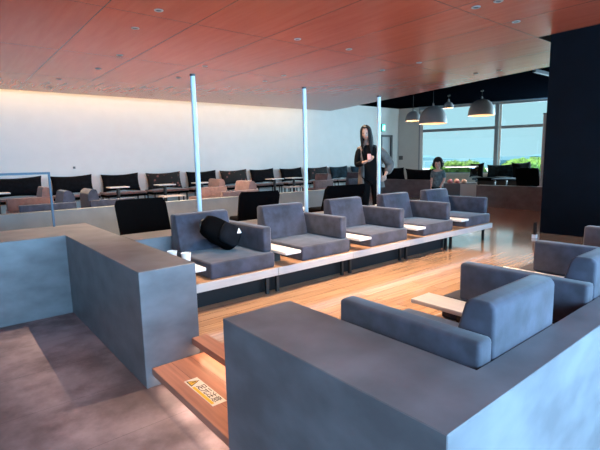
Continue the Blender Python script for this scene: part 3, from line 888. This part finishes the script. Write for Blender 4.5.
M['lips'] = mat('lips', (.38, .14, .12), .5)

def hair_shell(parent, rx, ry, rz, length, opening, fringe, wave=.004, spread=.10, seed=1):
    """one continuous head of hair: crown, fringe and hanging lengths around the face opening"""
    rnd = random.Random(seed); bm = bmesh.new(); cols = 72; rows = 22; G = []
    ph = [rnd.uniform(-1, 1) for _ in range(cols)]
    for j in range(cols):
        a = math.radians(-90) + 2 * PI * j / cols            # -90 deg is the face side
        front = abs(((math.degrees(a) + 90 + 180) % 360) - 180)  # angle from the face direction
        if front < opening:
            end = fringe + .02 * rnd.random() * rz / .1
        else:
            u = min(1, (front - opening) / 9)
            end = fringe * (1 - u) - length * u * (1 - .05 * ph[j])
        col = []
        for i in range(rows + 1):
            t = i / rows
            if t < .5:                                        # over the skull
                th = PI / 2 * (1 - t / .5 * (1 if end < 0 else 1))
                z = rz * math.sin(th); k = math.cos(th)
                z = max(z, end) if end > 0 else z
                if end > 0:
                    zz = rz - (rz - end) * t; k = math.sqrt(max(0, 1 - (zz / rz) ** 2)); z = zz
                x, y = rx * k * math.cos(a), ry * k * math.sin(a)
            else:
                if end > 0:
                    zz = rz - (rz - end) * t; k = math.sqrt(max(0, 1 - (zz / rz) ** 2)); z = zz
                    x, y = rx * k * math.cos(a), ry * k * math.sin(a)
                else:
                    q = (t - .5) / .5; z = end * q
                    f = 1 + spread * math.sin(PI * min(1, q * 1.15)) - .10 * q * q
                    x, y = rx * f * math.cos(a), ry * f * math.sin(a)
                    y -= .045 * q * (1 if math.sin(a) < .2 else 0) * length / .35
            w = wave * math.sin(j * 2.3 + ph[j]) * min(1, t * 1.6)
            col.append(Vector((x + w * math.cos(a), y + w * math.sin(a), z)))
        G.append(col)
    ov = [[bm.verts.new(p) for p in c] for c in G]
    iv = [[bm.verts.new(p - Vector((p.x, p.y, max(0, p.z) * .6)) * .10) for p in c] for c in G]
    for j in range(cols):
        k = (j + 1) % cols
        for i in range(rows):
            bm.faces.new((ov[j][i], ov[j][i + 1], ov[k][i + 1], ov[k][i]))
            bm.faces.new((iv[k][i], iv[k][i + 1], iv[j][i + 1], iv[j][i]))
        bm.faces.new((ov[j][rows], iv[j][rows], iv[k][rows], ov[k][rows]))
    bmesh.ops.remove_doubles(bm, verts=bm.verts[:], dist=1e-5)
    o = obj('hair', bm, 'hair', parent, smooth=True, sharp=80); o.location = (0, .012, .016)
    return o

# woman, standing behind the low wall, leaning a little, elbow out
WH = 1.0
wo = thing('person', 'standing woman with long black hair in an open grey coat over black clothes', 'person', (5.67, 5.03, 0), math.radians(-45))
d, e = {}, []
d['pelvis'] = ((0, 0, .94), (.125, .09))
chain(d, e, [('waist', (-.01, .0, 1.10), (.105, .078)), ('chest', (-.03, -.02, 1.30), (.150, .11)), ('upper', (-.045, -.03, 1.42), (.12, .085)), ('neck', (-.06, -.045, 1.50), (.055, .055)), ('skull', (-.08, -.07, 1.575), (.06, .065))], 'pelvis')
for s, n in ((-1, 'l'), (1, 'r')):
    chain(d, e, [(n + 'hip', (s * .09, 0, .86), .088), (n + 'knee', (s * .10, -.02, .48), .058), (n + 'ank', (s * .10, .01, .09), .036), (n + 'toe', (s * .11, -.13, .035), (.036, .028))], 'pelvis')
chain(d, e, [('lsh', (-.19, -.02, 1.40), .056), ('lel', (-.235, -.07, 1.13), .042), ('lwrist', (-.10, -.23, 1.19), .026)], 'upper')
chain(d, e, [('rsh', (.13, .0, 1.40), .056), ('rel', (.33, .08, 1.13), .042), ('rwrist', (.24, -.10, .98), .026)], 'upper')
hand(d, e, 'l', (-.10, -.23, 1.19), (.7, -.45, .35), (.3, .2, .8), 1)
hand(d, e, 'r', (.24, -.10, .98), (-.35, -.7, -.5), (-.6, .2, -.5), -1)
skin_mesh('body', d, e, 'skin', wo)
hd = head(wo, (-.085, -.085, 1.655), .073, .092, .115, (math.radians(10), math.radians(-6), math.radians(-14)))
hair_shell(hd, .094, .110, .124, .36, 34, .070)
# trousers
d, e = {}, []
d['p'] = ((0, 0, .99), (.135, .105))
for s, n in ((-1, 'l'), (1, 'r')):
    chain(d, e, [(n + 'h', (s * .092, 0, .85), .105), (n + 'k', (s * .102, -.02, .48), .078), (n + 'm', (s * .102, -.005, .25), .068), (n + 'a', (s * .102, .01, .10), .062)], 'p')
skin_mesh('trousers', d, e, 'blacktop', wo)
for s in (-1, 1):
    b = blob(.09, .25, .085, (0, 0, 0), taper=.75); o = obj('shoe', b, 'white', wo, smooth=True, sharp=80); o.location = (s * .108, -.045, .002)
# black top
d, e = {}, []
chain(d, e, [('a0', (0, 0, .78), (.165, .130)), ('a', (0, 0, .90), (.172, .136)), ('b', (-.01, 0, 1.10), (.150, .122)), ('c', (-.03, -.02, 1.28), (.172, .136)), ('d', (-.045, -.03, 1.40), (.150, .110)), ('e', (-.055, -.04, 1.47), (.080, .075)), ('f', (-.058, -.042, 1.505), (.068, .066))])
for sx, n in ((-1, 'l'), (1, 'r')): chain(d, e, [(n + 's', (-.03 + sx * .15, -.02, 1.395), .066)], 'd')
skin_mesh('top', d, e, 'blacktop', wo)
# open coat: half tube around the back and sides down to the thigh, plus sleeves
bm = bmesh.new(); rows = []
spec = [(1.475, -.05, -.02, .085, .075), (1.43, -.045, -.015, .185, .105), (1.30, -.03, .0, .200, .135), (1.10, -.01, .01, .185, .140), (.95, 0, .015, .205, .155), (.86, .005, .02, .220, .172), (.76, .01, .02, .228, .180)]
for z, cx, cy, rx, ry in spec:
    r = []
    for j in range(25):
        a = math.radians(-52 + 284 * j / 24)
        fold = 1 + .03 * math.sin(j * 1.9 + z * 3) * (1.6 - z)
        r.append((cx + rx * math.cos(a) * fold, cy + ry * math.sin(a) * fold, z))
    rows.append(r)
out = [[bm.verts.new(p) for p in r] for r in rows]
inn = [[bm.verts.new(Vector(p) + (Vector((spec[i][1], spec[i][2], p[2])) - Vector(p)) * .10) for p in r] for i, r in enumerate(rows)]
n = len(rows)
for i in range(n - 1):
    for j in range(24):
        bm.faces.new((out[i][j], out[i + 1][j], out[i + 1][j + 1], out[i][j + 1]))
        bm.faces.new((inn[i][j + 1], inn[i + 1][j + 1], inn[i + 1][j], inn[i][j]))
    for j in (0, 24): bm.faces.new((out[i][j], inn[i][j], inn[i + 1][j], out[i + 1][j]))
for j in range(24):
    for i in (0, n - 1): bm.faces.new((out[i][j], out[i][j + 1], inn[i][j + 1], inn[i][j]))
ct = obj('coat', bm, 'coat', wo, smooth=True, sharp=70)
d, e = {}, []
chain(d, e, [('a', (-.13, -.02, 1.41), .075), ('b', (-.20, -.03, 1.36), .070), ('c', (-.235, -.07, 1.13), .060), ('d', (-.13, -.205, 1.18), .048)])
skin_mesh('sleeve', d, e, 'blacktop', wo)
d, e = {}, []
chain(d, e, [('a', (.07, 0, 1.41), .078), ('b', (.165, .01, 1.36), .085), ('c', (.34, .08, 1.13), .090), ('d', (.255, -.07, 1.0), .070)])
skin_mesh('sleeve', d, e, 'coat', wo)
ph = obj('phone', box(-.028, .028, -.005, .005, -.05, .05, bev=.004), 'phone'); ph.parent = None
mw = Matrix.Translation((5.67, 5.03, 0)) @ Matrix.Rotation(math.radians(-45), 4, 'Z')
ph.location = mw @ Vector((-.045, -.345, 1.27)); ph.rotation_euler = (math.radians(-20), 0, math.radians(-45))
tag(ph, 'small pink phone held at the chest by the woman in the grey coat', 'phone')

# child
ch = thing('person', 'small child with black bobbed hair and dark teal shirt standing beside the display case', 'person', (8.60, 5.66, 0), math.radians(-75))
S = .80
d, e = {}, []
d['pelvis'] = ((0, 0, .62), (.09, .068))
chain(d, e, [('waist', (0, 0, .72), (.086, .066)), ('chest', (0, -.005, .86), (.115, .085)), ('upper', (0, -.01, .95), (.095, .07)), ('neck', (0, -.01, 1.0), .038), ('skull', (0, -.01, 1.05), .045)], 'pelvis')
for s, n in ((-1, 'l'), (1, 'r')):
    chain(d, e, [(n + 'hip', (s * .065, 0, .56), .062), (n + 'knee', (s * .07, -.01, .31), .043), (n + 'ank', (s * .07, .01, .065), .028), (n + 'toe', (s * .075, -.095, .026), (.028, .022))], 'pelvis')
    chain(d, e, [(n + 'sh', (s * .118, -.01, .93), .036), (n + 'el', (s * .14, .0, .75), .03), (n + 'wrist', (s * .11, -.11, .63), .02)], 'upper')
    hand(d, e, n, (s * .11, -.11, .63), (0, -.5, -.85), (-s, 0, 0), s, .75)
skin_mesh('body', d, e, 'skin', ch)
hd = head(ch, (0, -.025, 1.105), .068, .08, .10, (math.radians(20), 0, math.radians(12))); hd.scale = (1.15, 1.15, 1.1)
hair_shell(hd, .094, .104, .118, .085, 40, .035, wave=.005, spread=.16, seed=4)
d, e = {}, []
chain(d, e, [('a', (0, 0, .52), (.130, .106)), ('b', (0, 0, .72), (.120, .096)), ('c', (0, -.005, .86), (.126, .096)), ('d', (0, -.01, .95), (.10, .078)), ('e', (0, -.01, .985), (.05, .048))])
for s, n in ((-1, 'l'), (1, 'r')):
    chain(d, e, [(n + '1', (s * .118, -.01, .93), .050), (n + '2', (s * .138, 0, .78), .046)], 'd')
skin_mesh('shirt', d, e, 'childtop', ch)
d, e = {}, []
d['p'] = ((0, 0, .60), (.116, .092))
for s, n in ((-1, 'l'), (1, 'r')):
    chain(d, e, [(n + 'h', (s * .066, 0, .54), .075), (n + 'k', (s * .072, -.01, .31), .06), (n + 'a', (s * .072, .008, .085), .05)], 'p')
skin_mesh('trousers', d, e, 'blacktop', ch)
for s in (-1, 1):
    o = obj('shoe', blob(.075, .18, .065, (0, 0, 0), taper=.75), 'white', ch, smooth=True, sharp=80); o.location = (s * .075, -.035, .002)

# ------------------------------------------------------------------ lights
def area(name, loc, rot, sx, sy, power, col, spread=PI):
    l = bpy.data.lights.new(name, 'AREA'); l.shape = 'RECTANGLE'; l.size = sx; l.size_y = sy; l.energy = power; l.color = col; l.spread = spread
    o = bpy.data.objects.new(name, l); COL.objects.link(o); o.location = loc; o.rotation_euler = rot
    return o
def spot(name, loc, power, col, ang=75, blend=.6, size=.015, rot=(0, 0, 0)):
    l = bpy.data.lights.new(name, 'SPOT'); l.energy = power; l.color = col; l.spot_size = math.radians(ang); l.spot_blend = blend; l.shadow_soft_size = 0
    o = bpy.data.objects.new(name, l); COL.objects.link(o); o.location = loc; o.rotation_euler = rot
    return o
WARM = (1, .74, .50)
# daylight through the tall windows of wall_front
area('daylight_front', (2.7, -3.3, 1.3), (math.radians(90), 0, 0), 8.9, 3.0, 1020, (.33, .66, 1.0))
# daylight through the part of the window wall beyond the pillar
pw = WC + WD * 9.6 + WN * .6
area('daylight_window', (pw.x, pw.y, 2.0), (math.radians(90), 0, math.atan2(-WN.x, WN.y) + PI), 5.6, 2.8, 2300, (.56, .82, 1.0))
sun = bpy.data.lights.new('sun', 'SUN'); sun.energy = 4.2; sun.angle = math.radians(1); sun.color = (1, .97, .9)
so = bpy.data.objects.new('sun', sun); COL.objects.link(so); so.rotation_euler = Vector((.6, -.15, -.8)).to_track_quat('-Z', 'Y').to_euler(); so.location = (0, 0, 20)
# warm cove strip hidden above the ceiling edge, washing the back wall
area('cove_strip', (2.8, 12.83, 3.38), (math.radians(24), 0, math.radians(-2.17)), 17, .12, 54, (1, .50, .08))
for i, (x, y) in enumerate(DL):
    aisle = x < 6.2 and 5 < y < 9.5
    spot('downlight_lamp', (x, y, CEIL - .012), 205 if aisle else (6 if y < 6.5 else 30), WARM, 95)
# downlights over the part of the ceiling nearer the viewpoint
for x, y, p in ((2.5, 2.6, 240), (3.7, 2.6, 245), (4.5, 2.55, 175), (1.35, 2.25, 16), (.62, 1.95, 50)):
    spot('downlight_lamp', (x, y, CEIL - .012), p, WARM, 72)

# warm LED strips tucked under the step nosings
area('step_strip', (1.338, 2.26, -.052), (0, math.radians(-12), 0), .02, 1.08, 1.3, (1, .66, .42))
area('step_strip', (1.02, 2.26, -.182), (0, math.radians(-25), 0), .02, 1.08, .8, (1, .74, .58))

w = bpy.data.worlds.new('daylight_sky'); scene.world = w; w.use_nodes = True
bg = w.node_tree.nodes['Background']; bg.inputs[0].default_value = (.48, .82, .93, 1); bg.inputs[1].default_value = .56

# ------------------------------------------------------------------ camera
yaw, pitch, roll = math.radians(50.763), math.radians(8.3117), math.radians(1.2046)
c, s = math.cos, math.sin
f = Vector((c(pitch) * c(yaw), c(pitch) * s(yaw), -s(pitch)))
r = Vector((s(yaw), -c(yaw), 0)); dn = f.cross(r)
r2 = c(roll) * r + s(roll) * dn; d2 = -s(roll) * r + c(roll) * dn
mx = Matrix(((r2.x, -d2.x, -f.x, 0), (r2.y, -d2.y, -f.y, 0), (r2.z, -d2.z, -f.z, 1.235), (0, 0, 0, 1)))
cam = bpy.data.cameras.new('camera'); co = bpy.data.objects.new('camera', cam); COL.objects.link(co)
co.matrix_world = mx; cam.sensor_width = 36; cam.lens = 36 * 441.43 / 600; cam.clip_end = 6000; cam.clip_start = .05
scene.camera = co
vs = scene.view_settings
vs.view_transform = 'Standard'; vs.look = 'None'; vs.gamma = 1; vs.use_curve_mapping = False; vs.exposure = 0.85
